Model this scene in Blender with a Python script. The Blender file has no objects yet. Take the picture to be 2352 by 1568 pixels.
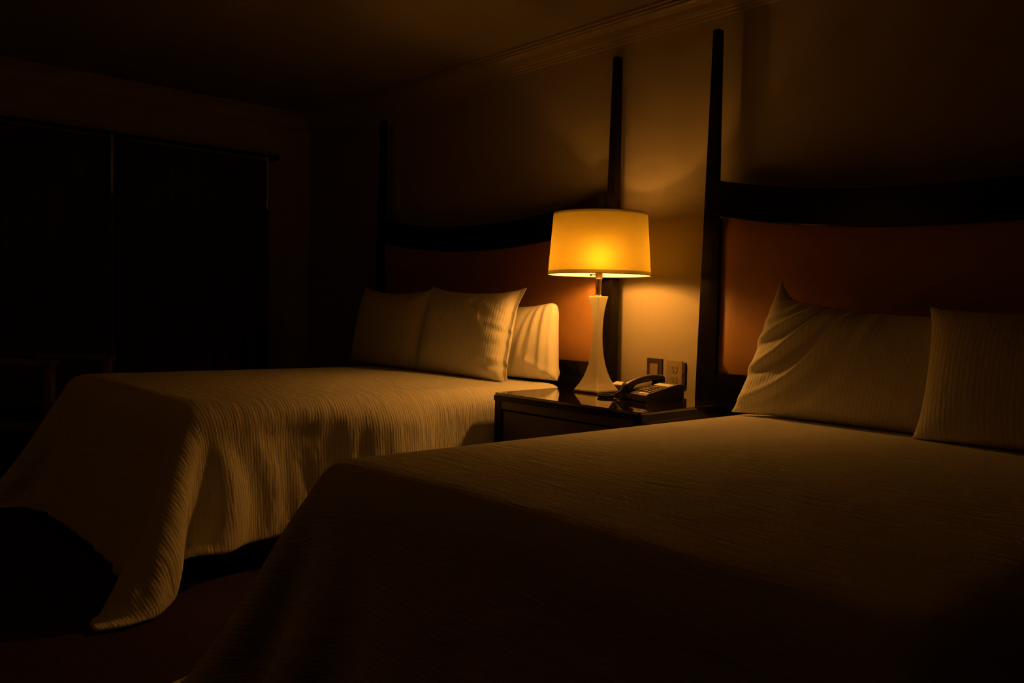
import bpy, bmesh, math, random
import numpy as np
from mathutils import Vector, Matrix

random.seed(7)
rng = np.random.default_rng(11)
scene = bpy.context.scene
COL = scene.collection

# ------------------------------------------------------------------ camera, world, exposure
YAW, PITCH, ROLL = math.radians(42.29), math.radians(2.43), math.radians(1.2)
EYE = 1.03
cam_d = bpy.data.cameras.new('camera')
cam = bpy.data.objects.new('camera', cam_d)
COL.objects.link(cam)
cam_d.sensor_width = 36.0
cam_d.lens = 1900.0 / 2352.0 * 36.0
cam_d.clip_start = 0.02
fh = Vector((-math.cos(YAW), math.sin(YAW), 0))
r0 = Vector((math.sin(YAW), math.cos(YAW), 0))
up = Vector((0, 0, 1))
FW = fh * math.cos(PITCH) - up * math.sin(PITCH)
u0 = up * math.cos(PITCH) + fh * math.sin(PITCH)
RT = r0 * math.cos(ROLL) + u0 * math.sin(ROLL)
UP = u0 * math.cos(ROLL) - r0 * math.sin(ROLL)
rot = Matrix((RT, UP, -FW)).transposed()
cam.matrix_world = Matrix.Translation((0, 0, EYE)) @ rot.to_4x4()
scene.camera = cam

world = bpy.data.worlds.new('night')
scene.world = world
world.use_nodes = True
world.node_tree.nodes['Background'].inputs[0].default_value = (0, 0, 0, 1)
world.node_tree.nodes['Background'].inputs[1].default_value = 0.0

scene.view_settings.view_transform = 'Standard'
scene.view_settings.look = 'None'
scene.view_settings.gamma = 1.0
scene.view_settings.exposure = 0.0
scene.view_settings.use_curve_mapping = False

BULB_STRENGTH = 470.0
LIGHT = (1.0, 0.40, 0.062)
FILL_STRENGTH = 11.0

# ------------------------------------------------------------------ helpers
MATS = {}

def new_mat(name):
    m = bpy.data.materials.new(name)
    m.use_nodes = True
    nt = m.node_tree
    return m, nt, nt.nodes['Principled BSDF']

def P(b, **kw):
    names = dict(color='Base Color', rough='Roughness', metal='Metallic', spec='Specular IOR Level',
                 coat='Coat Weight', coat_rough='Coat Roughness', sheen='Sheen Weight', ior='IOR',
                 trans='Transmission Weight')
    for k, v in kw.items():
        if k == 'color':
            v = (*v, 1)
        b.inputs[names[k]].default_value = v

def simple(name, color, rough=0.5, noise=0.0, scale=40.0, bump=0.0, bscale=200.0, bdist=0.002, stretch=(1, 1, 1), **kw):
    """principled material with object-space noise variation and fine relief"""
    m, nt, b = new_mat(name)
    P(b, color=color, rough=rough, **kw)
    L = nt.links
    tc = nt.nodes.new('ShaderNodeTexCoord')
    mp = nt.nodes.new('ShaderNodeMapping')
    mp.inputs['Scale'].default_value = stretch
    L.new(tc.outputs['Object'], mp.inputs['Vector'])
    if noise > 0:
        n = nt.nodes.new('ShaderNodeTexNoise')
        n.inputs['Scale'].default_value = scale
        n.inputs['Detail'].default_value = 4
        L.new(mp.outputs[0], n.inputs['Vector'])
        mx = nt.nodes.new('ShaderNodeMix')
        mx.data_type = 'RGBA'
        mx.inputs[6].default_value = (*[max(0, c * (1 - noise)) for c in color], 1)
        mx.inputs[7].default_value = (*[min(1, c * (1 + noise)) for c in color], 1)
        L.new(n.outputs['Fac'], mx.inputs[0])
        L.new(mx.outputs[2], b.inputs['Base Color'])
    if bump > 0:
        n2 = nt.nodes.new('ShaderNodeTexNoise')
        n2.inputs['Scale'].default_value = bscale
        n2.inputs['Detail'].default_value = 3
        L.new(mp.outputs[0], n2.inputs['Vector'])
        bp = nt.nodes.new('ShaderNodeBump')
        bp.inputs['Strength'].default_value = bump
        bp.inputs['Distance'].default_value = bdist
        L.new(n2.outputs['Fac'], bp.inputs['Height'])
        L.new(bp.outputs[0], b.inputs['Normal'])
    return m

def striped_linen(name, axis, color=(0.80, 0.77, 0.70), period=0.016, crumple=0.35, sat=0.86, depth=0.0016, stripe=1.0):
    """white cotton with woven satin stripes across the cloth (UV in metres) and fine creases"""
    m, nt, b = new_mat(name)
    L = nt.links
    P(b, rough=0.85, spec=0.2, sheen=0.15)
    uv = nt.nodes.new('ShaderNodeUVMap')
    sep = nt.nodes.new('ShaderNodeSeparateXYZ')
    L.new(uv.outputs[0], sep.inputs[0])
    mul = nt.nodes.new('ShaderNodeMath'); mul.operation = 'MULTIPLY'
    mul.inputs[1].default_value = 2 * math.pi / period
    L.new(sep.outputs[axis], mul.inputs[0])
    sn = nt.nodes.new('ShaderNodeMath'); sn.operation = 'SINE'
    L.new(mul.outputs[0], sn.inputs[0])
    mr = nt.nodes.new('ShaderNodeMapRange')
    mr.inputs[1].default_value = -0.35; mr.inputs[2].default_value = 0.35
    L.new(sn.outputs[0], mr.inputs[0])
    mx = nt.nodes.new('ShaderNodeMix'); mx.data_type = 'RGBA'
    mx.inputs[6].default_value = (*[c * sat for c in color], 1)
    mx.inputs[7].default_value = (*color, 1)
    L.new(mr.outputs[0], mx.inputs[0])
    L.new(mx.outputs[2], b.inputs['Base Color'])
    # creases: noise stretched across the stripes plus puckering
    mp = nt.nodes.new('ShaderNodeMapping')
    sc = [9.0, 9.0, 1]
    sc[axis] = 34.0
    mp.inputs['Scale'].default_value = sc
    L.new(uv.outputs[0], mp.inputs[0])
    nz = nt.nodes.new('ShaderNodeTexNoise')
    nz.inputs['Scale'].default_value = 1.0
    nz.inputs['Detail'].default_value = 5
    nz.inputs['Distortion'].default_value = 0.6
    L.new(mp.outputs[0], nz.inputs['Vector'])
    add = nt.nodes.new('ShaderNodeMath'); add.operation = 'MULTIPLY_ADD'
    L.new(nz.outputs['Fac'], add.inputs[0])
    add.inputs[1].default_value = crumple * 8
    sw = nt.nodes.new('ShaderNodeMath'); sw.operation = 'MULTIPLY'
    sw.inputs[1].default_value = stripe
    L.new(mr.outputs[0], sw.inputs[0])
    L.new(sw.outputs[0], add.inputs[2])
    bp = nt.nodes.new('ShaderNodeBump')
    bp.inputs['Strength'].default_value = 0.8
    bp.inputs['Distance'].default_value = depth
    L.new(add.outputs[0], bp.inputs['Height'])
    L.new(bp.outputs[0], b.inputs['Normal'])
    return m

M = {}
M['wall'] = simple('wallpaper', (0.30, 0.25, 0.165), 0.8, noise=0.06, scale=90, bump=0.35, bscale=60, bdist=0.001, stretch=(1, 1, 5))
M['ceiling'] = simple('ceiling_paint', (0.20, 0.173, 0.12), 0.9, noise=0.03, bump=0.2, bscale=150)
M['trim'] = simple('trim_paint', (0.29, 0.23, 0.14), 0.55, noise=0.06, scale=20)
M['carpet'] = simple('carpet', (0.045, 0.018, 0.012), 0.97, noise=0.45, scale=60, bump=0.8, bscale=350, bdist=0.004)
M['black_wood'] = simple('espresso_wood', (0.006, 0.004, 0.003), 0.26, noise=0.35, scale=30, stretch=(1, 1, 0.1), spec=0.15)
M['brown_wood'] = simple('mahogany_wood', (0.045, 0.016, 0.007), 0.38, noise=0.35, scale=25, stretch=(6, 0.6, 6), coat=0.2, coat_rough=0.25)
M['leather'] = simple('tan_leather', (0.36, 0.175, 0.05), 0.52, noise=0.10, scale=14, bump=0.25, bscale=260, bdist=0.0008)
M['linen_a'] = striped_linen('striped_duvet_linen', 1, period=0.012, crumple=0.5, sat=0.92, depth=0.0026, stripe=0.28)
M['linen_p'] = striped_linen('striped_pillow_linen', 0, period=0.015, crumple=0.4, sat=0.90, depth=0.0016, stripe=0.38)
M['linen_plain'] = simple('plain_cotton', (0.82, 0.79, 0.72), 0.85, noise=0.03, bump=0.3, bscale=30, bdist=0.002)
M['bed_base'] = simple('dark_upholstery', (0.030, 0.018, 0.013), 0.9, noise=0.2, scale=80, bump=0.4, bscale=300)
M['ceramic'] = simple('cream_ceramic', (0.88, 0.80, 0.62), 0.32, noise=0.05, scale=10, coat=0.4, coat_rough=0.15)
M['foot_plate'] = simple('dark_bronze', (0.16, 0.09, 0.04), 0.4, noise=0.1, metal=0.6)
M['brass'] = simple('brass', (0.80, 0.55, 0.22), 0.22, noise=0.05, metal=1.0)
M['silver'] = simple('uplight_blocker_metal', (0.75, 0.72, 0.68), 0.2, noise=0.02, metal=1.0)
M['shade_trim'] = simple('shade_binding', (0.55, 0.34, 0.13), 0.8, noise=0.05, bump=0.3)
M['black_plastic'] = simple('black_plastic', (0.018, 0.016, 0.015), 0.25, noise=0.1)
M['phone'] = simple('dark_phone_plastic', (0.060, 0.045, 0.036), 0.30, noise=0.08, spec=0.6)
M['key'] = simple('grey_key', (0.30, 0.25, 0.20), 0.45, noise=0.05)
M['card'] = simple('white_card', (0.80, 0.78, 0.72), 0.6, noise=0.03)
M['brown_plate'] = simple('brown_plate', (0.045, 0.026, 0.015), 0.4, noise=0.08)
M['beige_plate'] = simple('beige_plate', (0.24, 0.18, 0.10), 0.4, noise=0.05)
M['curtain'] = simple('dark_curtain', (0.060, 0.036, 0.030), 0.9, noise=0.25, scale=30, bump=0.4, bscale=250)
M['wand'] = simple('pale_wand', (0.55, 0.55, 0.48), 0.35, noise=0.03)
M['chair_fabric'] = simple('chair_fabric', (0.035, 0.025, 0.025), 0.9, noise=0.2, bump=0.4)
M['chair_wood'] = simple('chair_wood', (0.22, 0.15, 0.09), 0.45, noise=0.25, scale=25, stretch=(6, 1, 6))

def glass_top():
    m, nt, b = new_mat('glass_over_dark_wood')
    P(b, color=(0.022, 0.012, 0.008), rough=0.045, spec=0.9, coat=1.0, coat_rough=0.02)
    return m
M['glass_top'] = glass_top()

def shade_mat(name, dense=False):
    m, nt, b = new_mat(name)
    L = nt.links
    out = nt.nodes['Material Output']
    nt.nodes.remove(b)
    tr = nt.nodes.new('ShaderNodeBsdfTranslucent')
    df = nt.nodes.new('ShaderNodeBsdfDiffuse')
    tr.inputs[0].default_value = (0.70, 0.52, 0.06, 1)
    df.inputs[0].default_value = (0.86, 0.83, 0.76, 1)
    rf = nt.nodes.new('ShaderNodeBsdfRefraction')      # light that passes the weave almost straight on
    rf.inputs['Color'].default_value = (0.80, 0.62, 0.06, 1)
    rf.inputs['Roughness'].default_value = 1.0
    rf.inputs['IOR'].default_value = 1.45
    m2 = nt.nodes.new('ShaderNodeMixShader')
    m2.inputs[0].default_value = 0.17
    L.new(tr.outputs[0], m2.inputs[1])
    L.new(rf.outputs[0], m2.inputs[2])
    mx = nt.nodes.new('ShaderNodeMixShader')
    mx.inputs[0].default_value = 0.135 if not dense else 0.04
    tc = nt.nodes.new('ShaderNodeTexCoord')
    n = nt.nodes.new('ShaderNodeTexNoise')
    n.inputs['Scale'].default_value = 300
    L.new(tc.outputs['Object'], n.inputs['Vector'])
    bp = nt.nodes.new('ShaderNodeBump')
    bp.inputs['Strength'].default_value = 0.15
    bp.inputs['Distance'].default_value = 0.0005
    L.new(n.outputs['Fac'], bp.inputs['Height'])
    L.new(bp.outputs[0], df.inputs['Normal'])
    L.new(df.outputs[0], mx.inputs[1])
    L.new(m2.outputs[0], mx.inputs[2])
    L.new(mx.outputs[0], out.inputs[0])
    return m
M['shade'] = shade_mat('translucent_shade_fabric')
M['shade_band'] = shade_mat('folded_shade_hem', True)

def bulb_mat():
    m, nt, b = new_mat('glowing_bulb')
    P(b, color=(0.9, 0.9, 0.85))
    b.inputs['Emission Color'].default_value = (*LIGHT, 1)
    b.inputs['Emission Strength'].default_value = BULB_STRENGTH
    return m
M['bulb'] = bulb_mat()

def obj(name, bm, mat, parent=None, smooth=False, bevel=0.0, seg=2):
    me = bpy.data.meshes.new(name)
    if bevel > 0:
        bmesh.ops.bevel(bm, geom=[e for e in bm.edges if len(e.link_faces) == 2 and e.calc_face_angle(0) > 0.6],
                        offset=bevel, segments=seg, profile=0.5, affect='EDGES', clamp_overlap=True)
    bmesh.ops.recalc_face_normals(bm, faces=bm.faces)
    bm.to_mesh(me)
    bm.free()
    me.materials.append(mat)
    if smooth:
        for p in me.polygons:
            p.use_smooth = True
    o = bpy.data.objects.new(name, me)
    COL.objects.link(o)
    if parent is not None:
        o.parent = parent
    return o

def soft(o, angle=40):
    me = o.data
    for p in me.polygons:
        p.use_smooth = True
    try:
        me.set_sharp_from_angle(angle=math.radians(angle))
    except Exception:
        pass
    return o

def thing(name, label, cat, loc=(0, 0, 0), rz=0.0, group=None):
    o = bpy.data.objects.new(name, None)
    o.empty_display_size = 0.1
    COL.objects.link(o)
    o.location = loc
    o.rotation_euler = (0, 0, rz)
    o['label'] = label
    o['category'] = cat
    if group:
        o['group'] = group
    return o

def tag(o, label, cat, group=None):
    o['label'] = label
    o['category'] = cat
    if group:
        o['group'] = group
    return o

def struct(o, label=None):
    o['kind'] = 'structure'
    if label:
        o['label'] = label
    return o

def box(x0, x1, y0, y1, z0, z1, bm=None):
    bm = bm or bmesh.new()
    vs = [bm.verts.new((x, y, z)) for z in (z0, z1) for y in (y0, y1) for x in (x0, x1)]
    for f in ((0, 1, 3, 2), (4, 6, 7, 5), (0, 4, 5, 1), (1, 5, 7, 3), (3, 7, 6, 2), (2, 6, 4, 0)):
        bm.faces.new([vs[i] for i in f])
    return bm

def loft(rings, closed=True, caps=True, bm=None):
    """rings: list of lists of points, equal length"""
    bm = bm or bmesh.new()
    R = [[bm.verts.new(p) for p in r] for r in rings]
    n = len(R[0])
    for a, b in zip(R[:-1], R[1:]):
        for i in range(n if closed else n - 1):
            j = (i + 1) % n
            bm.faces.new((a[i], a[j], b[j], b[i]))
    if caps and closed:
        bm.faces.new(R[0][::-1])
        bm.faces.new(R[-1])
    return bm

def lathe(prof, n=32, cx=0, cy=0, caps=True, bm=None):
    return loft([[(cx + r * math.cos(2 * math.pi * i / n), cy + r * math.sin(2 * math.pi * i / n), z) for i in range(n)]
                 for r, z in prof], caps=caps, bm=bm)

def tube(path, r, n=8, bm=None, caps=True):
    pts = [Vector(p) for p in path]
    rings = []
    prev = None
    for i, p in enumerate(pts):
        t = (pts[min(i + 1, len(pts) - 1)] - pts[max(i - 1, 0)]).normalized()
        if prev is None:
            a = Vector((0, 0, 1)) if abs(t.z) < 0.9 else Vector((1, 0, 0))
            u = t.cross(a).normalized()
        else:
            u = (prev - t * prev.dot(t)).normalized()
        prev = u
        v = t.cross(u)
        rr = r[i] if isinstance(r, (list, tuple)) else r
        rings.append([p + (u * math.cos(2 * math.pi * k / n) + v * math.sin(2 * math.pi * k / n)) * rr for k in range(n)])
    return loft(rings, caps=caps, bm=bm)

def squircle(cx, cy, hx, hy, z, n=24, e=5.0):
    out = []
    for i in range(n):
        t = 2 * math.pi * (i + 0.5) / n
        c, s = math.cos(t), math.sin(t)
        out.append((cx + hx * math.copysign(abs(c) ** (2 / e), c), cy + hy * math.copysign(abs(s) ** (2 / e), s), z))
    return out

# ------------------------------------------------------------------ the room
X0, X1, Y0, YW, ZC = -6.05, 1.3, -1.15, 3.28, 2.505
struct(obj('floor', box(X0 - 0.1, X1 + 0.1, Y0 - 0.1, YW + 0.1, -0.1, 0.0), M['carpet']), 'dark reddish brown carpet')
struct(obj('ceiling', box(X0 - 0.1, X1 + 0.1, Y0 - 0.1, YW + 0.1, ZC, ZC + 0.1), M['ceiling']))
struct(obj('wall_back', box(X0 - 0.1, X1 + 0.1, YW, YW + 0.1, 0, ZC), M['wall']), 'gold beige papered wall behind the headboards')
struct(obj('wall_left', box(X0 - 0.1, X0, Y0, YW, 0, ZC), M['wall']))
struct(obj('wall_right', box(X1, X1 + 0.1, Y0, YW, 0, ZC), M['wall']))
struct(obj('wall_front', box(X0, X1, Y0 - 0.1, Y0, 0, ZC), M['wall']))

def crown(name, p0, p1, inward):
    """stepped crown moulding along p0-p1, profile (distance from wall, height)"""
    prof = [(0.0, 2.375), (0.012, 2.375), (0.014, 2.389), (0.022, 2.392), (0.022, 2.401), (0.030, 2.404), (0.036, 2.420),
            (0.040, 2.440), (0.050, 2.455), (0.064, 2.464), (0.064, 2.472), (0.074, 2.476), (0.074, 2.488), (0.082, 2.491), (0.082, 2.505), (0.0, 2.505)]
    rings = []
    for p in (p0, p1):
        rings.append([(p[0] + inward[0] * d, p[1] + inward[1] * d, z) for d, z in prof])
    return struct(obj(name, loft(rings), M['trim']))
crown('trim_1', (X0, YW), (X1, YW), (0, -1))
crown('trim_2', (X0, Y0), (X0, YW - 0.085), (1, 0))
struct(obj('baseboard_back', box(X0, X1, YW - 0.016, YW, 0, 0.11), M['trim'], bevel=0.004))
struct(obj('baseboard_left', box(X0, X0 + 0.016, Y0, YW - 0.016, 0, 0.11), M['trim'], bevel=0.004))

# ------------------------------------------------------------------ headboards
YP = 3.145   # front of the posts

def headboard(name, label, xl, xr):
    """xl / xr: outer edges of the two tapered posts at bed height"""
    cx = (xl + xr) / 2
    t = thing(name, label, 'headboard', (cx, YP, 0), group='tall post headboards')
    hw = (xr - xl) / 2
    for s in (-1, 1):
        # the post narrows upward; the outer face leans in, the inner face stays nearly plumb
        rings = []
        for z, wo, wi, d in ((0, 0.0, 0.084, 0.068), (2.285, 0.030, 0.060, 0.034)):
            a, b = s * (hw - wo), s * (hw - wi)
            y1 = 0.070
            y0 = y1 - d - 0.004
            xa, xb = min(a, b), max(a, b)
            rings.append([(xa, y0, z), (xb, y0, z), (xb, y1, z), (xa, y1, z)])
        obj('post', loft(rings), M['black_wood'], t, bevel=0.004, seg=2)
    inner = hw - 0.080
    # curved rail that dips in the middle
    n = 36
    rings = []
    for i in range(n + 1):
        u = -1 + 2 * i / n
        x = u * (hw - 0.070)
        e = abs(u)
        top = 1.505 + 0.108 * e ** 2.2
        bot = 1.356 + 0.100 * e ** 2.2
        y0 = 0.000 + 0.004 * e
        rings.append([(x, y0 + 0.006, bot), (x, y0, bot + 0.006), (x, y0, top - 0.006), (x, y0 + 0.006, top), (x, 0.058, top), (x, 0.058, bot)])
    soft(obj('curved_rail', loft(rings), M['black_wood'], t))
    # padded leather panel under the rail
    rings = []
    m = 40
    verts = []
    bm = bmesh.new()
    for i in range(m + 1):
        u = -1 + 2 * i / m
        x = u * (inner - 0.030)
        e = abs(x / (hw - 0.07))
        zt = 1.362 + 0.100 * e ** 2.2
        row = []
        for j in range(13):
            v = j / 12
            z = 0.752 + (zt - 0.752) * v
            ed = min(1 - abs(u), 0.03) / 0.03
            ev = min(v, 1 - v, 0.05) / 0.05
            puff = 0.014 * math.sqrt(max(0, min(1, ed))) * math.sqrt(max(0, min(1, ev)))
            row.append(bm.verts.new((x, 0.030 - puff, z)))
        verts.append(row)
    for i in range(m):
        for j in range(12):
            bm.faces.new((verts[i][j], verts[i + 1][j], verts[i + 1][j + 1], verts[i][j + 1]))
    ext = bmesh.ops.extrude_face_region(bm, geom=bm.faces[:])
    for v in [g for g in ext['geom'] if isinstance(g, bmesh.types.BMVert)]:
        v.co.y = 0.045
    o = obj('leather_panel', bm, M['leather'], t)
    soft(o, 50)
    o['label'] = 'padded tan leather panel under the curved rail'
    for s in (-1, 1):
        a, b = s * (inner - 0.032), s * (inner + 0.004)
        obj('stile', box(min(a, b), max(a, b), 0.004, 0.055, 0.02, 1.44), M['black_wood'], t, bevel=0.003)
    obj('lower_panel', box(-(inner - 0.03), inner - 0.03, 0.006, 0.055, 0.02, 0.752), M['black_wood'], t, bevel=0.003)
    return t

headboard('headboard', 'tall dark wood post headboard with dipped rail behind the bed near the curtains', -4.912, -2.725)
headboard('headboard', 'tall dark wood post headboard with dipped rail beside the wall outlets', -2.226, -0.04)

# ------------------------------------------------------------------ beds
def bed(name, label, x0, x1, yf):
    cx = (x0 + x1) / 2
    hw = (x1 - x0) / 2
    t = thing(name, label, 'bed', (cx, 0, 0), group='two hotel beds')
    yh = 3.125
    obj('bed_base', box(-hw + 0.06, hw - 0.06, yf + 0.07, yh, 0.06, 0.33), M['bed_base'], t, bevel=0.02)
    for sx in (-1, 1):
        for y in (yf + 0.16, yh - 0.1):
            obj('leg', lathe([(0.022, 0.0), (0.028, 0.062)], 12, sx * (hw - 0.14), y), M['black_wood'], t)
    bm = bmesh.new()
    rings = []
    for z, ins in ((0.33, 0.02), (0.35, 0.0), (0.525, 0.0), (0.555, 0.015), (0.567, 0.05)):
        hx, hy = hw - 0.05 - ins, (yh - yf - 0.10) / 2 - ins
        rings.append(squircle(0, (yh + yf) / 2 + 0.04, hx, hy, z, 48, 14))
    soft(obj('mattress', loft(rings, bm=bm), M['linen_plain'], t))
    return t

FAR = (-4.47, -2.925, 1.09)
NEAR = (-1.945, -0.36, 1.05)
bed('bed', 'queen bed with dark base between the nightstand and the curtains', *FAR)
bed('bed', 'queen bed with dark base across the nightstand from the curtains', *NEAR)

# ------------------------------------------------------------------ cloth relaxation (grid of particles held by lengths)
def _pull(A, B, rest, k, comp=1.0):
    d = B - A
    l = np.sqrt((d * d).sum(-1, keepdims=True)) + 1e-9
    c = (0.5 * k) * (1 - rest / l) * d
    if comp < 1.0:
        c = np.where(l < rest, c * comp, c)
    return c

def relax_grid(X, h, steps, collide, pin, gravity=0.0009, iters=5, bend=0.25, damp=0.93):
    V = np.zeros_like(X)
    s2 = h * math.sqrt(2)
    for st in range(steps):
        old = X.copy()
        V[..., 2] -= gravity
        X = X + V
        for it in range(iters):
            for o in (0, 1):
                n = (X.shape[0] - o) // 2 * 2
                a, b = slice(o, o + n, 2), slice(o + 1, o + n, 2)
                c = _pull(X[a], X[b], h, 1.0)
                X[a] += c; X[b] -= c
                n = (X.shape[1] - o) // 2 * 2
                a, b = slice(o, o + n, 2), slice(o + 1, o + n, 2)
                c = _pull(X[:, a], X[:, b], h, 1.0)
                X[:, a] += c; X[:, b] -= c
            c = _pull(X[:-1, :-1], X[1:, 1:], s2, 0.35); X[:-1, :-1] += c; X[1:, 1:] -= c
            c = _pull(X[1:, :-1], X[:-1, 1:], s2, 0.35); X[1:, :-1] += c; X[:-1, 1:] -= c
            for q in (2, 4):
                c = _pull(X[:-q], X[q:], q * h, bend); X[:-q] += c; X[q:] -= c
                c = _pull(X[:, :-q], X[:, q:], q * h, bend); X[:, :-q] += c; X[:, q:] -= c
            X[pin] = old[pin]
            X = collide(X)
        V = (X - old) * damp
    return X

def grid_mesh(name, X, UV, mat, parent=None, subsurf=1, thick=0.0, closed_back=None):
    nu, nv = X.shape[:2]
    verts = X.reshape(-1, 3)
    faces = []
    for i in range(nu - 1):
        for j in range(nv - 1):
            a = i * nv + j
            faces.append((a, a + nv, a + nv + 1, a + 1))
    me = bpy.data.meshes.new(name)
    me.from_pydata([tuple(v) for v in verts], [], faces)
    uvl = me.uv_layers.new(name='UVMap')
    uvf = UV.reshape(-1, 2)
    for lp in me.loops:
        uvl.data[lp.index].uv = uvf[lp.vertex_index]
    me.materials.append(mat)
    for p in me.polygons:
        p.use_smooth = True
    o = bpy.data.objects.new(name, me)
    COL.objects.link(o)
    if parent is not None:
        o.parent = parent
    if thick:
        s = o.modifiers.new('thickness', 'SOLIDIFY')
        s.thickness = thick
        s.offset = 1.0
    if subsurf:
        s = o.modifiers.new('smooth', 'SUBSURF')
        s.levels = subsurf
        s.render_levels = subsurf
    return o

def duvet(label, rect, mirror, side_limit, ztops, steps=90, seed=1, over_side=0.47, over_foot=0.57, bend=0.16, flare=1.0, gravity=0.0006, shape=None, ridge_k=None):
    """a coverlet over the mattress; `mirror` = -1 when the aisle is on the left side of the bed"""
    x0, x1, yf = rect
    cx, hw = (x0 + x1) / 2, (x1 - x0) / 2
    yh = 3.02
    h = 0.027
    R = 0.085
    zt_head, zt_foot = ztops
    r = np.random.default_rng(seed)
    na = int(round((2 * hw + 2 * over_side) / h)) + 1
    nb = int(round((yh - yf + over_foot) / h)) + 1
    a = (np.arange(na) - (na - 1) / 2) * h
    b = np.arange(nb) * h
    A, B = np.meshgrid(a, b, indexing='ij')
    Lb = yh - yf
    fx, fy = hw - R, Lb - R          # flat part
    ox = np.sign(A) * np.maximum(np.abs(A) - fx, 0)
    oy = np.maximum(B - fy, 0)
    d = np.hypot(ox, oy)
    th = np.arctan2(oy, np.abs(ox) + 1e-9)   # 0 side, pi/2 foot
    arc = np.minimum(d, R * math.pi / 2)
    hor = R * np.sin(arc / R)
    ver = R * (1 - np.cos(arc / R))
    rest = np.maximum(d - R * math.pi / 2, 0)
    corner = np.sin(2 * th) ** 1.0
    k = 0.06 + 0.22 * np.sin(th) ** 2 + 0.42 * corner
    k = k + 0.16 * corner * np.sin(th * 9 + seed)
    k = np.clip(k * flare, 0, 0.75)
    if ridge_k is not None:          # one sharp fold thrown out at the corner, its flanks hanging close
        th0 = 0.88
        k = np.maximum(0.05 + 0.24 * np.sin(th) ** 4, ridge_k - 0.95 * np.abs(th - th0))
        k = np.clip(k, 0.02, 0.66)
    hor = hor + rest * k
    ver = ver + rest * np.sqrt(1 - k ** 2)
    dirx = np.where(d > 1e-6, ox / (d + 1e-9), 0)
    diry = np.where(d > 1e-6, oy / (d + 1e-9), 0)
    zt = zt_head + (zt_foot - zt_head) * np.clip(B / Lb, 0, 1)
    # loft of the comforter: small quilting swell
    X = np.stack([np.clip(A, -fx, fx) + dirx * hor, np.minimum(B, fy) + diry * hor, zt - ver], -1)
    X[..., 2] += 0.004 * r.standard_normal(A.shape)
    X[..., 0] += 0.004 * r.standard_normal(A.shape) * (rest > 0)
    X[..., 1] += 0.004 * r.standard_normal(A.shape) * (rest > 0)
    pin = np.zeros(A.shape, bool)
    pin[:, 0] = True
    pin &= (np.abs(A) < hw + 0.02)
    lim_x = side_limit

    def collide(X):
        ztop = zt_head + (zt_foot - zt_head) * np.clip(X[..., 1] / Lb, 0, 1) + 0.012 * np.clip(1 - (X[..., 0] / hw) ** 2, 0, 1)
        qx = np.clip(X[..., 0], -fx, fx)
        qy = np.clip(X[..., 1], -1, fy)
        qz = np.minimum(X[..., 2], ztop - R)
        v = np.stack([X[..., 0] - qx, X[..., 1] - qy, X[..., 2] - qz], -1)
        dist = np.sqrt((v * v).sum(-1)) + 1e-9
        inside_core = dist < 1e-6
        push = dist < R
        f = np.where(push, R / dist, 1.0)[..., None]
        f = np.minimum(f, 50)
        X = np.stack([qx, qy, qz], -1) + v * f
        X[..., 2] = np.where(inside_core, ztop, X[..., 2])
        X[..., 2] = np.maximum(X[..., 2], 0.006)
        # the nightstand stands tight against this side of the bed
        near_ns = X[..., 1] < (yh - 2.44)
        if mirror > 0:
            X[..., 0] = np.where(near_ns, np.minimum(X[..., 0], lim_x - cx), X[..., 0])
        else:
            X[..., 0] = np.where(near_ns, np.maximum(X[..., 0], lim_x - cx), X[..., 0])
        return X

    X = relax_grid(X, h, steps, collide, pin, gravity=gravity, iters=4, bend=bend)
    on_top = np.clip((fx + 0.02 - np.abs(X[..., 0])) / 0.15, 0, 1) * np.clip((fy + 0.02 - X[..., 1]) / 0.15, 0, 1)
    ref = zt_head + (zt_foot - zt_head) * np.clip(X[..., 1] / Lb, 0, 1)
    X[..., 2] = np.where(on_top > 0, ref + (X[..., 2] - ref) * (1 - 0.85 * on_top), X[..., 2])
    W = X.copy()
    W[..., 0] += cx
    W[..., 1] = yh - X[..., 1]
    if shape is not None:
        W = shape(W)
    W = W[:, ::-1]
    UV = np.stack([A, B], -1)[:, ::-1]
    o = grid_mesh('duvet', W, UV, M['linen_a'], subsurf=1, thick=0.014)
    tag(o, label, 'duvet', 'white striped duvets')
    return o

def far_shape(W):
    """the aisle side of the far duvet bellies out beyond the nightstand, then tucks in toward the foot"""
    x, y, z = W[..., 0], W[..., 1], W[..., 2]
    side = np.clip((x + 3.02) / 0.10, 0, 1) * np.clip((0.62 - z) / 0.10, 0, 1)
    belly = 0.050 * np.exp(-((y - 1.98) / 0.20) ** 2) - 0.040 * np.exp(-((y - 1.52) / 0.20) ** 2)
    fold = 0.0022 * np.sin(y * 33 + 2 * np.sin(y * 7)) + 0.0016 * np.sin(y * 61 + 1.3)
    W = W.copy()
    W[..., 0] = x + side * (belly + fold * np.clip((2.4 - y) / 0.1, 0, 1))
    return W

duvet('white striped duvet with a pointed corner trailing to the carpet by the curtain-side bed', FAR, 1, -2.905, (0.622, 0.642), seed=3,
      bend=0.04, gravity=0.0003, steps=26, over_side=0.46, over_foot=0.56, shape=far_shape, ridge_k=0.60)
def near_shape(W):
    """the nearer duvet swells a little toward the middle and the pillows"""
    W = W.copy()
    t = np.clip((W[..., 0] + 1.93) / 0.30, 0, 1) * np.clip((W[..., 2] - 0.52) / 0.06, 0, 1)
    t = t * t * (3 - 2 * t)
    W[..., 2] += 0.016 * t * np.clip((W[..., 1] - 1.3) / 1.0, 0, 1)
    return W

duvet('white striped duvet with rumpled top on the bed beside the wall outlets', NEAR, -1, -1.955, (0.588, 0.610), seed=8, over_side=0.40, over_foot=0.46, ridge_k=0.46, bend=0.10, gravity=0.0003, steps=40, shape=near_shape)

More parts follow.
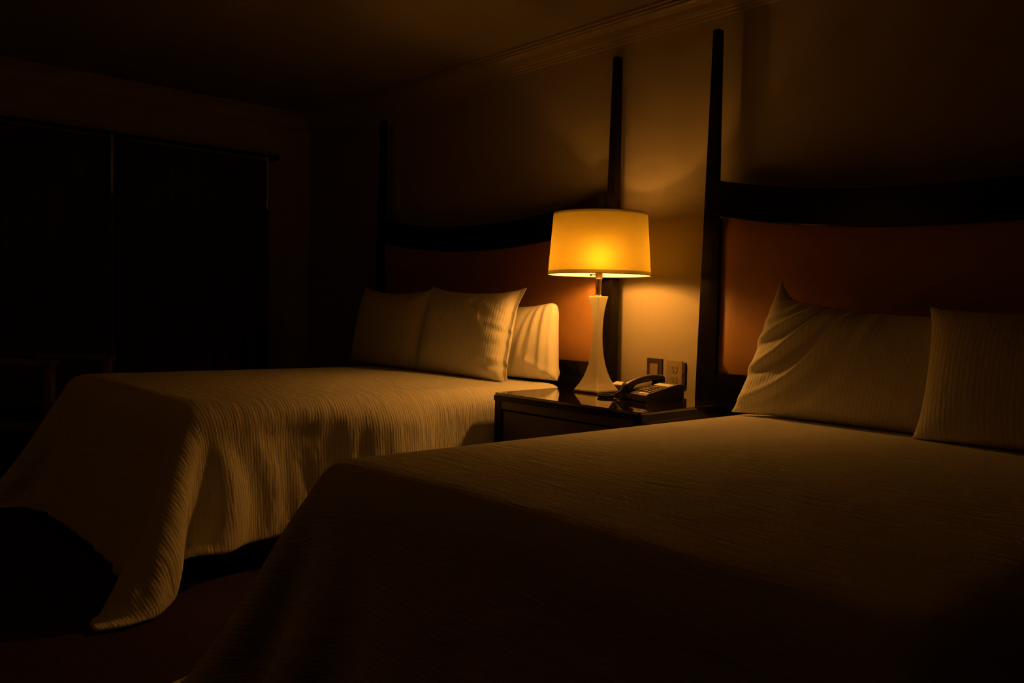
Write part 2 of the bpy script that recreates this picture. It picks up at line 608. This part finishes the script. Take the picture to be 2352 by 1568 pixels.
# ------------------------------------------------------------------ pillows
def pillow(label, w, hgt, thick, pose, seed=1, mat='linen_p', flange=(0, 0), zmin=0.64, folds=None, sag=0.0, ymax=None, dip=0.03):
    """two sheets sewn together and blown up; pose = (bottom centre x, y, z, lean back deg, roll deg, turn deg)"""
    h = 0.0165
    nu, nv = int(round(w / h)) + 1, int(round(hgt / h)) + 1
    r = np.random.default_rng(seed)
    u = (np.arange(nu) - (nu - 1) / 2) * h
    v = np.arange(nv) * h
    U, Vv = np.meshgrid(u, v, indexing='ij')
    nx = U / (w / 2)
    ny = (Vv - hgt / 2) / (hgt / 2)
    bulge = 0.03 * np.clip((1 - nx ** 2) * (1 - ny ** 2), 0, 1)
    S = [np.stack([U, sg * bulge + 0.0015 * r.standard_normal(U.shape), Vv], -1) for sg in (-1, 1)]
    edge = np.zeros(U.shape, bool)
    edge[0] = edge[-1] = True
    edge[:, 0] = edge[:, -1] = True
    live = ((U > -w / 2 + flange[0]) & (U < w / 2 - flange[1])).astype(float)[..., None]
    vel = [np.zeros_like(S[0]), np.zeros_like(S[0])]
    s2 = h * math.sqrt(2)
    steps = 110
    for st in range(steps):
        old = [s.copy() for s in S]
        for q in (0, 1):
            X = S[q]
            gu = np.gradient(X, axis=0)
            gv = np.gradient(X, axis=1)
            nrm = np.cross(gu, gv)
            nrm /= np.sqrt((nrm * nrm).sum(-1, keepdims=True)) + 1e-9
            sg = 1.0 if q == 0 else -1.0
            # fuller toward the bottom, and fading when the thickness is reached
            gap = np.clip(1 - (np.abs(S[0][..., 1:2] - S[1][..., 1:2]) / thick), 0, 1)
            full = 1.0 + sag * (-ny[..., None])
            S[q] = X + vel[q] + nrm * sg * 0.0055 * gap * live * full
        for it in range(5):
            for q in (0, 1):
                X = S[q]
                for o in (0, 1):
                    n = (nu - o) // 2 * 2
                    a, b = slice(o, o + n, 2), slice(o + 1, o + n, 2)
                    c = _pull(X[a], X[b], h, 1.0); X[a] += c; X[b] -= c
                    n = (nv - o) // 2 * 2
                    a, b = slice(o, o + n, 2), slice(o + 1, o + n, 2)
                    c = _pull(X[:, a], X[:, b], h, 1.0); X[:, a] += c; X[:, b] -= c
                c = _pull(X[:-1, :-1], X[1:, 1:], s2, 0.3); X[:-1, :-1] += c; X[1:, 1:] -= c
                c = _pull(X[1:, :-1], X[:-1, 1:], s2, 0.3); X[1:, :-1] += c; X[:-1, 1:] -= c
                c = _pull(X[:-2], X[2:], 2 * h, 0.12); X[:-2] += c; X[2:] -= c
                c = _pull(X[:, :-2], X[:, 2:], 2 * h, 0.12); X[:, :-2] += c; X[:, 2:] -= c
            mid = (S[0] + S[1]) / 2
            for q in (0, 1):
                S[q] = np.where(edge[..., None], mid, S[q])
            fl = (live[..., 0] < 0.5)
            for q, sg in ((0, -1), (1, 1)):
                S[q] = np.where(fl[..., None], mid + np.array([0, sg * 0.002, 0]) * (~edge)[..., None], S[q])
        vel = [(S[q] - old[q]) * 0.85 for q in (0, 1)]
    for q in (0, 1):                  # seams drawn in between the corner ears
        up_ = np.clip((ny + 0.2) / 1.2, 0, 1)
        S[q][..., 2] -= dip * (1 - np.abs(nx) ** 2.2) * up_ ** 2
        S[q][..., 0] -= np.sign(nx) * 0.022 * np.abs(nx) ** 3 * (1 - np.abs(ny) ** 2.5)
    if folds is not None:
        for q in (0, 1):
            S[q] = folds(S[q], nx, ny, q)
    # pose
    px, py, pz, lean, roll, turn = pose
    Rm = (Matrix.Rotation(math.radians(turn), 3, 'Z') @ Matrix.Rotation(math.radians(-lean), 3, 'X') @ Matrix.Rotation(math.radians(roll), 3, 'Y'))
    Rn = np.array(Rm)
    zb = min(S[0][..., 2].min(), S[1][..., 2].min())
    out = []
    for q in (0, 1):
        X = S[q] - np.array([0, 0, zb])
        X = X @ Rn.T + np.array([px, py, pz])
        # settle on the bed: flatten what would sink in
        low = X[..., 2] < zmin + 0.02
        X[..., 2] = np.where(low, zmin + 0.02 * np.exp(np.clip((X[..., 2] - zmin - 0.02) / 0.02, -8, 0)), X[..., 2])
        if ymax is not None:
            over = X[..., 1] > ymax - 0.02
            X[..., 1] = np.where(over, ymax - 0.02 * np.exp(np.clip((ymax - 0.02 - X[..., 1]) / 0.02, -8, 0)), X[..., 1])
        out.append(X)
    me = bpy.data.meshes.new('pillow')
    verts, uvs, faces = [], [], []
    idx = np.zeros((2, nu, nv), int)
    for q in (0, 1):
        for i in range(nu):
            for j in range(nv):
                if q == 1 and edge[i, j]:
                    idx[1, i, j] = idx[0, i, j]
                else:
                    idx[q, i, j] = len(verts)
                    verts.append(tuple(out[q][i, j]))
                    uvs.append((U[i, j], Vv[i, j]))
    for q in (0, 1):
        for i in range(nu - 1):
            for j in range(nv - 1):
                f = (idx[q, i, j], idx[q, i + 1, j], idx[q, i + 1, j + 1], idx[q, i, j + 1])
                faces.append(f if q == 0 else f[::-1])
    me.from_pydata(verts, [], faces)
    ul = me.uv_layers.new(name='UVMap')
    for lp in me.loops:
        ul.data[lp.index].uv = uvs[lp.vertex_index]
    me.materials.append(M[mat])
    for p in me.polygons:
        p.use_smooth = True
    o = bpy.data.objects.new('pillow', me)
    COL.objects.link(o)
    s = o.modifiers.new('smooth', 'SUBSURF'); s.levels = 1; s.render_levels = 1
    tag(o, label, 'pillow', 'white bed pillows')
    return o

def ridge(x, w):
    return np.exp(-(x / w) ** 2)

def folds_a(X, nx, ny, q):
    """creases fanning from a knot on the top seam, pinches along the open side"""
    X = X.copy()
    if q == 0:
        g = 0
        dx, dy = nx + 0.12, ny - 0.80
        rr = np.hypot(dx, dy)
        an = np.arctan2(-dy, dx)
        for a0, amp, ln in ((0.10, 0.014, 1.0), (0.42, 0.016, 1.05), (0.80, 0.012, 1.1), (1.25, 0.007, 0.6), (1.9, 0.008, 0.7)):
            g = g + amp * ridge((an - a0 - 0.06 * np.sin(rr * 9)) * (0.25 + rr), 0.045) * np.clip(rr / 0.12, 0, 1) * np.clip(1.25 - rr / ln, 0, 1)
        for y0, amp in ((0.50, 0.006), (0.16, 0.014), (-0.12, 0.006), (-0.50, 0.017), (-0.74, 0.009)):
            reach = np.clip((nx - 0.42) / 0.35, 0, 1)
            g = g + amp * (ridge(ny - y0 - 0.10 * (0.9 - nx) , 0.045) - 0.8 * ridge(ny - y0 + 0.09 - 0.10 * (0.9 - nx), 0.045)) * reach
        X[..., 1] -= g * np.clip(1 - np.abs(nx) ** 16, 0, 1) * np.clip(1 - np.abs(ny) ** 16, 0, 1)
    # the open end of the case stands up as a flap at the top corner
    fl = np.clip((nx - 0.86) / 0.14, 0, 1) * np.clip((ny - 0.55) / 0.45, 0, 1)
    X[..., 2] += 0.020 * fl
    X[..., 0] += 0.022 * fl
    return X

def folds_c(X, nx, ny, q):
    """soft upright folds at the lit end, rounded upper corner"""
    X = X.copy()
    g = 0
    for x0, amp, sl in ((0.93, 0.010, 0.03), (0.80, 0.012, 0.05), (0.62, 0.013, 0.12), (0.45, 0.010, 0.22)):
        g = g + amp * (ridge(nx - x0 - sl * ny, 0.035) - 0.6 * ridge(nx - x0 - sl * ny + 0.07, 0.04)) * np.clip(1 - np.abs(ny) ** 6, 0, 1)
    g = g + 0.016 * ridge(ny + 0.62 + 0.9 * (nx - 0.75), 0.07) * np.clip((nx - 0.4) / 0.2, 0, 1)
    X[..., 1] += g * (-1 if q == 0 else 1)
    cr = np.clip((nx - 0.80) / 0.20, 0, 1) * np.clip((ny - 0.55) / 0.45, 0, 1)
    X[..., 0] -= 0.030 * cr ** 1.5
    X[..., 2] -= 0.030 * cr ** 1.5
    return X

def folds_d(X, nx, ny, q):
    """long curved drag folds running from the lower left up to the top edge"""
    X = X.copy()
    if q == 0:
        g = 0
        rr = np.hypot((nx + 1.02) * 1.25, (ny - 0.95) * 0.85)
        ang = np.arctan2(-(ny - 0.95), (nx + 1.02))
        fade = np.clip(np.sin(np.clip(ang, 0, math.pi / 2) * 1.6 + 0.30), 0, 1) ** 0.7
        for c, amp, wd in ((0.30, 0.010, 0.035), (0.50, 0.015, 0.04), (0.74, 0.036, 0.04), (1.02, 0.042, 0.045), (1.32, 0.030, 0.045), (1.62, 0.016, 0.05)):
            t = rr - c - 0.10 * np.sin(ang * 2.2 + c * 3)
            g = g + amp * (ridge(t, wd) - 0.55 * ridge(t - 0.10, wd)) * fade
        X[..., 1] -= g * np.clip(1 - np.abs(nx) ** 14, 0, 1)
    # the top left corner is pinched up into a peak
    pk = np.clip((nx + 1) / -0.30 + 1, 0, 1) * np.clip((ny - 0.45) / 0.55, 0, 1)
    X[..., 2] += 0.060 * pk ** 1.6
    X[..., 0] += 0.020 * pk
    # slumped toward the middle of the bed, higher at the aisle end
    X[..., 2] *= 1 - 0.085 * nx
    X[..., 0] += 0.20 * X[..., 2]
    return X

pillow('plain white pillow standing behind the others, touching the nightstand side', 0.76, 0.42, 0.19, (-3.385, 3.055, 0.634, 2, -1, 0), 21, 'linen_plain', zmin=0.640, ymax=3.145, sag=0.3, folds=folds_c, dip=0.01)
pillow('striped white pillow leaning in front of the plain pillow, sharply creased corner', 0.75, 0.490, 0.19, (-3.425, 2.815, 0.626, 11, 1.0, 1), 5, 'linen_p', (0, 0.045), zmin=0.644, folds=folds_a, ymax=3.1, dip=0.032)
pillow('striped white pillow on the curtain side of the far bed', 0.77, 0.490, 0.18, (-4.250, 2.83, 0.630, 12, 0, -1), 6, 'linen_p', zmin=0.647, ymax=3.12, dip=0.04)
pillow('rumpled white pillow with long curved folds and peaked corner', 0.76, 0.455, 0.19, (-1.475, 2.93, 0.603, 13, 0, 0), 14, 'linen_p', zmin=0.614, folds=folds_d, ymax=3.14)
pillow('smooth white pillow overlapping the rumpled one on the nearer bed', 0.80, 0.450, 0.18, (-0.70, 2.82, 0.605, 13, 0, 0), 17, 'linen_p', zmin=0.614, ymax=3.12, dip=0.015)

# ------------------------------------------------------------------ nightstand
def nightstand():
    x0, x1, y0, y1 = -2.858, -1.988, 2.490, 3.060
    cx, cy = (x0 + x1) / 2, (y0 + y1) / 2
    hx, hy = (x1 - x0) / 2, (y1 - y0) / 2
    t = thing('nightstand', 'dark wood nightstand with glossy glass top between the beds', 'nightstand', (cx, cy, 0))
    rings = [squircle(0, 0, hx, hy, z, 64, 40) for z in (0.622, 0.630)]
    bm = loft([squircle(0, 0, hx - 0.002, hy - 0.002, 0.622, 64, 40), squircle(0, 0, hx, hy, 0.624, 64, 40),
               squircle(0, 0, hx, hy, 0.632, 64, 40), squircle(0, 0, hx - 0.002, hy - 0.002, 0.634, 64, 40)])
    o = obj('glass_top', bm, M['glass_top'], t)
    o['label'] = 'glossy reflecting glass top'
    obj('top_board', box(-hx + 0.002, hx - 0.002, -hy + 0.002, hy, 0.598, 0.622), M['black_wood'], t, bevel=0.003)
    for sx in (-1, 1):
        for sy in (-1, 1):
            obj('leg', box(sx * (hx - 0.006) - (0.04 if sx > 0 else 0), sx * (hx - 0.006) + (0.04 if sx < 0 else 0),
                           sy * (hy - 0.006) - (0.03 if sy > 0 else 0), sy * (hy - 0.006) + (0.03 if sy < 0 else 0), 0.0, 0.598),
                M['black_wood'], t, bevel=0.003)
    for sx in (-1, 1):
        obj('side_panel', box(min(sx * (hx - 0.012), sx * (hx - 0.03)), max(sx * (hx - 0.012), sx * (hx - 0.03)),
                              -hy + 0.036, hy - 0.036, 0.09, 0.598), M['brown_wood'], t, bevel=0.002)
    obj('back_panel', box(-hx + 0.04, hx - 0.04, hy - 0.025, hy - 0.012, 0.09, 0.598), M['black_wood'], t)
    obj('front_rail', box(-hx + 0.046, hx - 0.046, -hy + 0.008, -hy + 0.030, 0.562, 0.598), M['brown_wood'], t, bevel=0.002)
    obj('front_rail', box(-hx + 0.046, hx - 0.046, -hy + 0.008, -hy + 0.030, 0.07, 0.11), M['brown_wood'], t, bevel=0.002)
    obj('bottom_board', box(-hx + 0.03, hx - 0.03, -hy + 0.03, hy - 0.03, 0.09, 0.108), M['black_wood'], t)
    for za, zb in ((0.345, 0.552), (0.120, 0.330)):
        d = obj('drawer', box(-hx + 0.054, hx - 0.054, -hy + 0.016, -hy + 0.034, za, zb), M['brown_wood'], t, bevel=0.003)
        k = obj('knob', lathe([(0.006, 0), (0.006, 0.012), (0.014, 0.016), (0.015, 0.024), (0.010, 0.029)], 16), M['brass'], d)
        k.rotation_euler = (math.radians(90), 0, 0)
        k.location = (0, -hy + 0.017, (za + zb) / 2)
    return t
nightstand()
ZT = 0.634

# ------------------------------------------------------------------ table lamp
def lamp():
    lx, ly = -2.612, 2.920
    t = thing('table_lamp', 'lit table lamp with cream tapered ceramic body and amber fabric shade', 'lamp', (lx, ly, ZT))
    o = obj('foot_plate', loft([squircle(0, 0, 0.079, 0.079, 0, 48, 30), squircle(0, 0, 0.079, 0.079, 0.008, 48, 30)]), M['foot_plate'], t)
    # square body: flared base, slim waist, flared top (z above the nightstand, half side)
    prof = [(0.008, 0.076), (0.014, 0.075), (0.022, 0.070), (0.045, 0.057), (0.070, 0.046), (0.100, 0.0365), (0.135, 0.0285), (0.175, 0.0225),
            (0.220, 0.0186), (0.265, 0.0170), (0.305, 0.0170), (0.345, 0.0185), (0.385, 0.0222), (0.415, 0.0265), (0.440, 0.0315), (0.448, 0.0335), (0.452, 0.0325)]
    fine = []
    for (z0, a0), (z1, a1) in zip(prof[:-1], prof[1:]):
        for q in range(3):
            f = q / 3
            fine.append((z0 + (z1 - z0) * f, a0 + (a1 - a0) * f))
    fine.append(prof[-1])
    soft(obj('ceramic_body', loft([squircle(0, 0, a, a, z, 40, 16) for z, a in fine]), M['ceramic'], t), 45)
    soft(obj('brass_stem', lathe([(0.016, 0.450), (0.016, 0.455), (0.0115, 0.458), (0.0115, 0.525), (0.014, 0.528), (0.014, 0.533)], 24), M['brass'], t))
    s = obj('socket', lathe([(0.013, 0.533), (0.017, 0.537), (0.0175, 0.560), (0.0185, 0.563), (0.0185, 0.584), (0.016, 0.590)], 24), M['brass'], t)
    soft(s)
    k = obj('switch_knob', lathe([(0.0035, 0), (0.0035, 0.016), (0.007, 0.018), (0.007, 0.027)], 12), M['black_plastic'], s)
    k.location = (-0.012, -0.012, 0.553)
    k.rotation_euler = (math.radians(90), 0, math.radians(-40))
    # bulb
    bp = [(0.013, 0.588), (0.014, 0.615), (0.022, 0.635), (0.029, 0.655), (0.0300, 0.666)]
    bl = soft(obj('bulb', lathe(bp, 14), M['bulb'], t))
    soft(obj('uplight_blocker', lathe([(0.0312, 0.664), (0.0312, 0.674), (0.027, 0.688), (0.017, 0.700), (0.004, 0.706)], 20), M['silver'], bl))  # mirror cap added inside the shade to hold back the bulb's upward light
    # harp and finial
    path = []
    for i in range(25):
        a = math.pi * i / 24
        path.append((-0.055 * math.cos(a) ** 1 if True else 0, 0, 0.575 + 0.215 * math.sin(a) ** 0.6))
    soft(obj('harp', tube(path, 0.0022, 6), M['brass'], t))
    soft(obj('finial', lathe([(0.004, 0.790), (0.009, 0.793), (0.006, 0.801), (0.010, 0.810), (0.003, 0.822)], 16), M['brass'], t))
    # shade
    zb, zt_, rb, rt = 0.551, 0.836, 0.2405, 0.2195
    n = 96
    def shade_ring(z):
        r = rb + (rt - rb) * (z - zb) / (zt_ - zb)
        return [(r * math.cos(2 * math.pi * q / n), r * math.sin(2 * math.pi * q / n), z) for q in range(n)]
    za, zc = zb + 0.016, zt_ - 0.010
    sh = obj('shade', loft([shade_ring(za + (zc - za) * i / 12) for i in range(13)], caps=False), M['shade'], t, smooth=True)
    sh['label'] = 'glowing amber drum shade'
    obj('hem_band', loft([shade_ring(zb), shade_ring((zb + za) / 2), shade_ring(za)], caps=False), M['shade_band'], sh, smooth=True)
    obj('hem_band', loft([shade_ring(zc), shade_ring((zt_ + zc) / 2), shade_ring(zt_)], caps=False), M['shade_band'], sh, smooth=True)
    for z0, r in ((zb, rb), (zt_, rt)):
        ring = [(r * math.cos(2 * math.pi * q / n), r * math.sin(2 * math.pi * q / n), z0) for q in range(n + 1)]
        obj('rim_wire', tube(ring, 0.0018, 6), M['shade_trim'], sh, smooth=True)
    # spider ring that carries the shade
    bm = tube([(-0.2185, 0, 0.790), (0, 0, 0.790), (0.2185, 0, 0.790)], 0.0018, 6)
    tube([(-0.109, -0.189, 0.790), (0, 0, 0.790)], 0.0018, 6, bm)
    tube([(0.109, 0.189, 0.790), (0, 0, 0.790)], 0.0018, 6, bm)
    obj('spider', bm, M['brass'], sh)
    return t
lamp()

# ------------------------------------------------------------------ telephone
def telephone():
    t = thing('telephone', 'dark desk telephone with handset and coiled cord beside the lamp', 'telephone', (-2.262, 2.890, ZT), math.radians(-13))
    hw, y0, y1 = 0.093, -0.105, 0.105
    sec = [(y0, 0.006), (y0 + 0.004, 0.002), (y0 + 0.02, 0.0), (y1 - 0.01, 0.0), (y1, 0.008), (y1, 0.064), (y1 - 0.012, 0.072), (y1 - 0.035, 0.072), (y0 + 0.012, 0.036), (y0 + 0.002, 0.030)]
    bm = loft([[(x, y, z) for y, z in sec] for x in (-hw, hw)])
    soft(obj('base', bm, M['phone'], t, bevel=0.003), 35)
    slope = math.atan2(0.036, (y1 - 0.035) - (y0 + 0.012))
    def top(y):
        return 0.036 + (y - (y0 + 0.012)) * math.tan(slope)
    # key pad: 4 x 3 keys and a row of speed keys
    for r in range(4):
        for c in range(3):
            x = 0.002 + c * 0.021
            y = -0.062 + r * 0.020
            k = obj('key', box(-0.0075, 0.0075, -0.0055, 0.0055, -0.001, 0.004), M['key'], t, bevel=0.001, seg=1)
            k.location = (x, y, top(y)); k.rotation_euler = (slope, 0, 0)
    for r in range(5):
        y = -0.066 + r * 0.018
        k = obj('speed_key', box(-0.007, 0.007, -0.0045, 0.0045, -0.001, 0.003), M['key'], t, bevel=0.001, seg=1)
        k.location = (0.074, y, top(y)); k.rotation_euler = (slope, 0, 0)
    c = obj('message_card', box(-0.050, 0.050, -0.017, 0.017, 0, 0.0012), M['card'], t)
    c.location = (0.034, 0.040, top(0.040) + 0.0005); c.rotation_euler = (slope, 0, 0)
    c = obj('front_strip', box(-0.030, 0.030, -0.006, 0.006, 0, 0.0015), M['card'], t)
    c.location = (0.058, y0 + 0.012 + 0.006, top(y0 + 0.016)); c.rotation_euler = (slope, 0, 0)
    # handset: arched grip with two cupped ends lying over the left of the base
    rings = []
    n = 28
    for i in range(n + 1):
        f = i / n
        y = -0.112 + 0.222 * f
        arch = math.sin(math.pi * f)
        zc = 0.056 + 0.034 * f + 0.014 * arch ** 0.8
        endw = max(abs(2 * f - 1) - 0.45, 0) / 0.55
        w = 0.021 + 0.006 * endw
        th = 0.0150 + 0.008 * min(endw * 1.8, 1)
        if i in (0, n):
            w *= 0.55; th *= 0.55
        elif i in (1, n - 1):
            w *= 0.9; th *= 0.9
        zc -= 0.010 * min(endw * 1.8, 1)
        rings.append([(-0.056 + w * math.copysign(abs(math.cos(a)) ** 0.7, math.cos(a)), y, zc + th * math.copysign(abs(math.sin(a)) ** 0.7, math.sin(a)))
                      for a in [2 * math.pi * q / 18 for q in range(18)]])
    soft(obj('handset', loft(rings), M['phone'], t), 60)
    for y in (-0.085, 0.082):
        zt0 = top(y)
        obj('cradle', box(-0.078, -0.034, y - 0.018, y + 0.018, zt0 - 0.006, zt0 + 0.010), M['phone'], t, bevel=0.003)
    # coiled cord: from the handset end, looping on the table, back to the base
    ctrl = [(-0.060, -0.112, 0.040), (-0.085, -0.118, 0.022), (-0.125, -0.110, 0.010), (-0.168, -0.120, 0.008), (-0.178, -0.150, 0.008),
            (-0.150, -0.172, 0.008), (-0.108, -0.160, 0.008), (-0.092, -0.125, 0.008), (-0.098, -0.070, 0.008), (-0.090, -0.030, 0.010)]
    C = [Vector(c) for c in ctrl]
    def cat(s):
        i = min(int(s), len(C) - 2)
        f = s - i
        p0, p1, p2, p3 = C[max(i - 1, 0)], C[i], C[i + 1], C[min(i + 2, len(C) - 1)]
        return 0.5 * ((2 * p1) + (-p0 + p2) * f + (2 * p0 - 5 * p1 + 4 * p2 - p3) * f * f + (-p0 + 3 * p1 - 3 * p2 + p3) * f ** 3)
    path = []
    N = 900
    for i in range(N):
        s = (len(C) - 1) * i / (N - 1)
        p = cat(s)
        tn = (cat(min(s + 0.02, len(C) - 1)) - cat(max(s - 0.02, 0))).normalized()
        a = tn.cross(Vector((0, 0, 1))).normalized()
        b2 = tn.cross(a)
        ph = 2 * math.pi * i / 9.5
        path.append(p + (a * math.cos(ph) + b2 * math.sin(ph)) * 0.0050)
    soft(obj('coiled_cord', tube(path, 0.0016, 5), M['black_plastic'], t), 80)
    return t
telephone()

# small dark pad holder tucked behind the lamp base
t = thing('notepad_holder', 'small dark notepad holder behind the lamp base beside the telephone', 'notepad', (-2.553, 3.030, ZT), 0.0)
obj('tray', loft([[(x, y, z) for y, z in ((-0.024, 0), (0.026, 0), (0.026, 0.046), (-0.024, 0.032))] for x in (-0.050, 0.050)]), M['brown_plate'], t, bevel=0.002)
p = obj('paper_pad', box(-0.044, 0.044, -0.020, 0.020, 0, 0.003), M['card'], t)
p.location = (0, 0, 0.0385); p.rotation_euler = (math.atan2(0.014, 0.05), 0, 0)

# ------------------------------------------------------------------ wall plates
def switch_plate():
    t = thing('light_switch', 'dark brown wall switch plate with wide rocker above the telephone', 'light switch', (-2.546, YW, 0.722))
    obj('plate', box(-0.046, 0.046, -0.009, 0.001, -0.066, 0.066), M['brown_plate'], t, bevel=0.003)
    obj('rocker', box(-0.024, 0.024, -0.014, -0.006, -0.040, 0.040), M['beige_plate'], t, bevel=0.002)
def outlet_plate():
    t = thing('wall_outlet', 'beige duplex outlet plate on the wall beside the switch', 'outlet', (-2.428, YW, 0.718))
    obj('plate', box(-0.046, 0.046, -0.007, 0.001, -0.066, 0.066), M['beige_plate'], t, bevel=0.003)
    for z in (0.026, -0.026):
        f = obj('socket_face', loft([squircle(0, z, 0.021, 0.019, 0, 24, 4), squircle(0, z, 0.020, 0.018, 0.003, 24, 4)]), M['beige_plate'], t)
        f.rotation_euler = (math.radians(90), 0, 0)
        f.location = (0, -0.0065, 0)
        for x, hh in ((-0.008, 0.0055), (0.008, 0.0045)):
            obj('slot', box(x - 0.0016, x + 0.0016, z - hh + 0.004, z + hh + 0.004, 0.0025, 0.0036), M['black_plastic'], f)
        obj('slot', box(-0.003, 0.003, z - 0.0125, z - 0.0065, 0.0025, 0.0036), M['black_plastic'], f)
    # narrow dark jack strip beside the sockets
    t2 = thing('wall_jack', 'narrow dark jack strip on the wall right beside the outlet', 'wall jack', (-2.371, YW, 0.718))
    obj('plate', box(-0.009, 0.009, -0.010, 0.001, -0.060, 0.060), M['brown_plate'], t2, bevel=0.002)
    obj('jack', box(-0.005, 0.005, -0.012, -0.008, -0.008, 0.008), M['black_plastic'], t2)
switch_plate()
outlet_plate()

# ------------------------------------------------------------------ curtains, armchair at the window side
def curtain(name, label, y0, y1, seed):
    r = random.Random(seed)
    t = thing(name, label, 'curtain', (-5.93, (y0 + y1) / 2, 0.02), group='dark curtains')
    hw = (y1 - y0) / 2
    n = int((y1 - y0) / 0.012)
    ph = r.random() * 6
    rings = []
    bm = bmesh.new()
    cols = []
    for i in range(n + 1):
        y = -hw + 2 * hw * i / n
        col = []
        for j in range(9):
            v = j / 8
            z = 2.075 * v
            amp = 0.030 - 0.010 * v
            x = amp * math.sin(y * 52 + ph + 0.9 * math.sin(y * 9 + ph) + 0.25 * (1 - v)) + 0.010 * math.sin(y * 21 + 2 * ph)
            col.append(bm.verts.new((x, y + 0.004 * math.sin(v * 5 + y * 9), z)))
        cols.append(col)
    for i in range(n):
        for j in range(8):
            bm.faces.new((cols[i][j], cols[i + 1][j], cols[i + 1][j + 1], cols[i][j + 1]))
    o = obj('drape', bm, M['curtain'], t, smooth=True)
    s = o.modifiers.new('thickness', 'SOLIDIFY'); s.thickness = 0.004
    obj('wand', tube([(0.055, hw - 0.03, 2.09), (0.055, hw - 0.03, 1.70)], 0.008, 10), M['wand'], t, smooth=True)
    return t
curtain('curtain', 'dark pleated curtain beside the armchair at the window wall', 0.20, 1.765, 2)
curtain('curtain', 'dark pleated curtain nearest the headboard wall corner', 1.785, 2.86, 5)
rod = obj('rod', tube([(-5.93, 0.1, 2.125), (-5.93, 2.95, 2.125)], 0.013, 12), M['black_wood'], smooth=True)
rt_ = thing('curtain_rod', 'dark curtain rod above the pleated curtains', 'curtain rod', (-5.93, 1.5, 2.125))
rod.parent = rt_
rod.matrix_parent_inverse = Matrix.Translation((5.93, -1.5, -2.125))
for y in (0.12, 1.775, 2.93):
    b_ = obj('bracket', box(-0.125, 0.01, y - 1.5 - 0.012, y - 1.5 + 0.012, -0.02, 0.02), M['black_wood'], rt_, bevel=0.003)

def armchair():
    t = thing('armchair', 'low armchair with pale wooden arms in front of the dark curtains', 'armchair', (-5.38, 1.20, 0), math.radians(40))
    obj('seat', box(-0.25, 0.27, -0.22, 0.22, 0.30, 0.44), M['chair_fabric'], t, bevel=0.03, seg=3)
    bm = box(-0.30, -0.20, -0.23, 0.23, 0.34, 0.69)
    obj('backrest', bm, M['chair_fabric'], t, bevel=0.035, seg=3)
    for s in (-1, 1):
        obj('arm', box(-0.28, 0.29, s * 0.255 - 0.03, s * 0.255 + 0.03, 0.655, 0.685), M['chair_wood'], t, bevel=0.008)
        for x in (-0.25, 0.25):
            rings = [[(x + a * w, s * 0.255 + b * w, z) for a, b in ((-1, -1), (1, -1), (1, 1), (-1, 1))] for z, w in ((0, 0.014), (0.4, 0.020), (0.66, 0.020))]
            obj('leg', loft(rings), M['chair_wood'], t, bevel=0.003)
        obj('side_rail', box(-0.25, 0.25, s * 0.245 - 0.012, s * 0.245 + 0.012, 0.29, 0.34), M['chair_wood'], t)
    obj('front_rail', box(0.238, 0.262, -0.24, 0.24, 0.29, 0.34), M['chair_wood'], t)
    obj('back_rail', box(-0.262, -0.238, -0.24, 0.24, 0.29, 0.34), M['chair_wood'], t)
    return t
armchair()

# ------------------------------------------------------------------ dim fill lamp added out of view to brighten the bed-foot drapes
def fill_lamp():
    t = thing('added_fill_lamp', 'added dim fill lamp with frosted globe, out of view opposite the beds', 'fill_lamp', (-3.3, Y0, 1.62))
    p = obj('backplate', lathe([(0.055, 0.0), (0.055, 0.010), (0.045, 0.016)], 24), M['brass'], t)
    p.rotation_euler = (math.radians(-90), 0, 0)
    soft(obj('arm', tube([(0, 0.012, 0), (0, 0.06, -0.01), (0, 0.10, 0.0), (0, 0.11, 0.03)], 0.008, 8), M['brass'], t))
    soft(obj('cup', lathe([(0.012, 0.025), (0.032, 0.034), (0.034, 0.046)], 20, 0, 0.11), M['brass'], t))
    m, nt, b = new_mat('fill_globe_glow')
    P(b, color=(0.9, 0.88, 0.8))
    b.inputs['Emission Color'].default_value = (*LIGHT, 1)
    b.inputs['Emission Strength'].default_value = FILL_STRENGTH
    soft(obj('glass_globe', lathe([(0.030, 0.044), (0.050, 0.062), (0.060, 0.095), (0.055, 0.130), (0.036, 0.155), (0.012, 0.163)], 16, 0, 0.11), m, t))
fill_lamp()
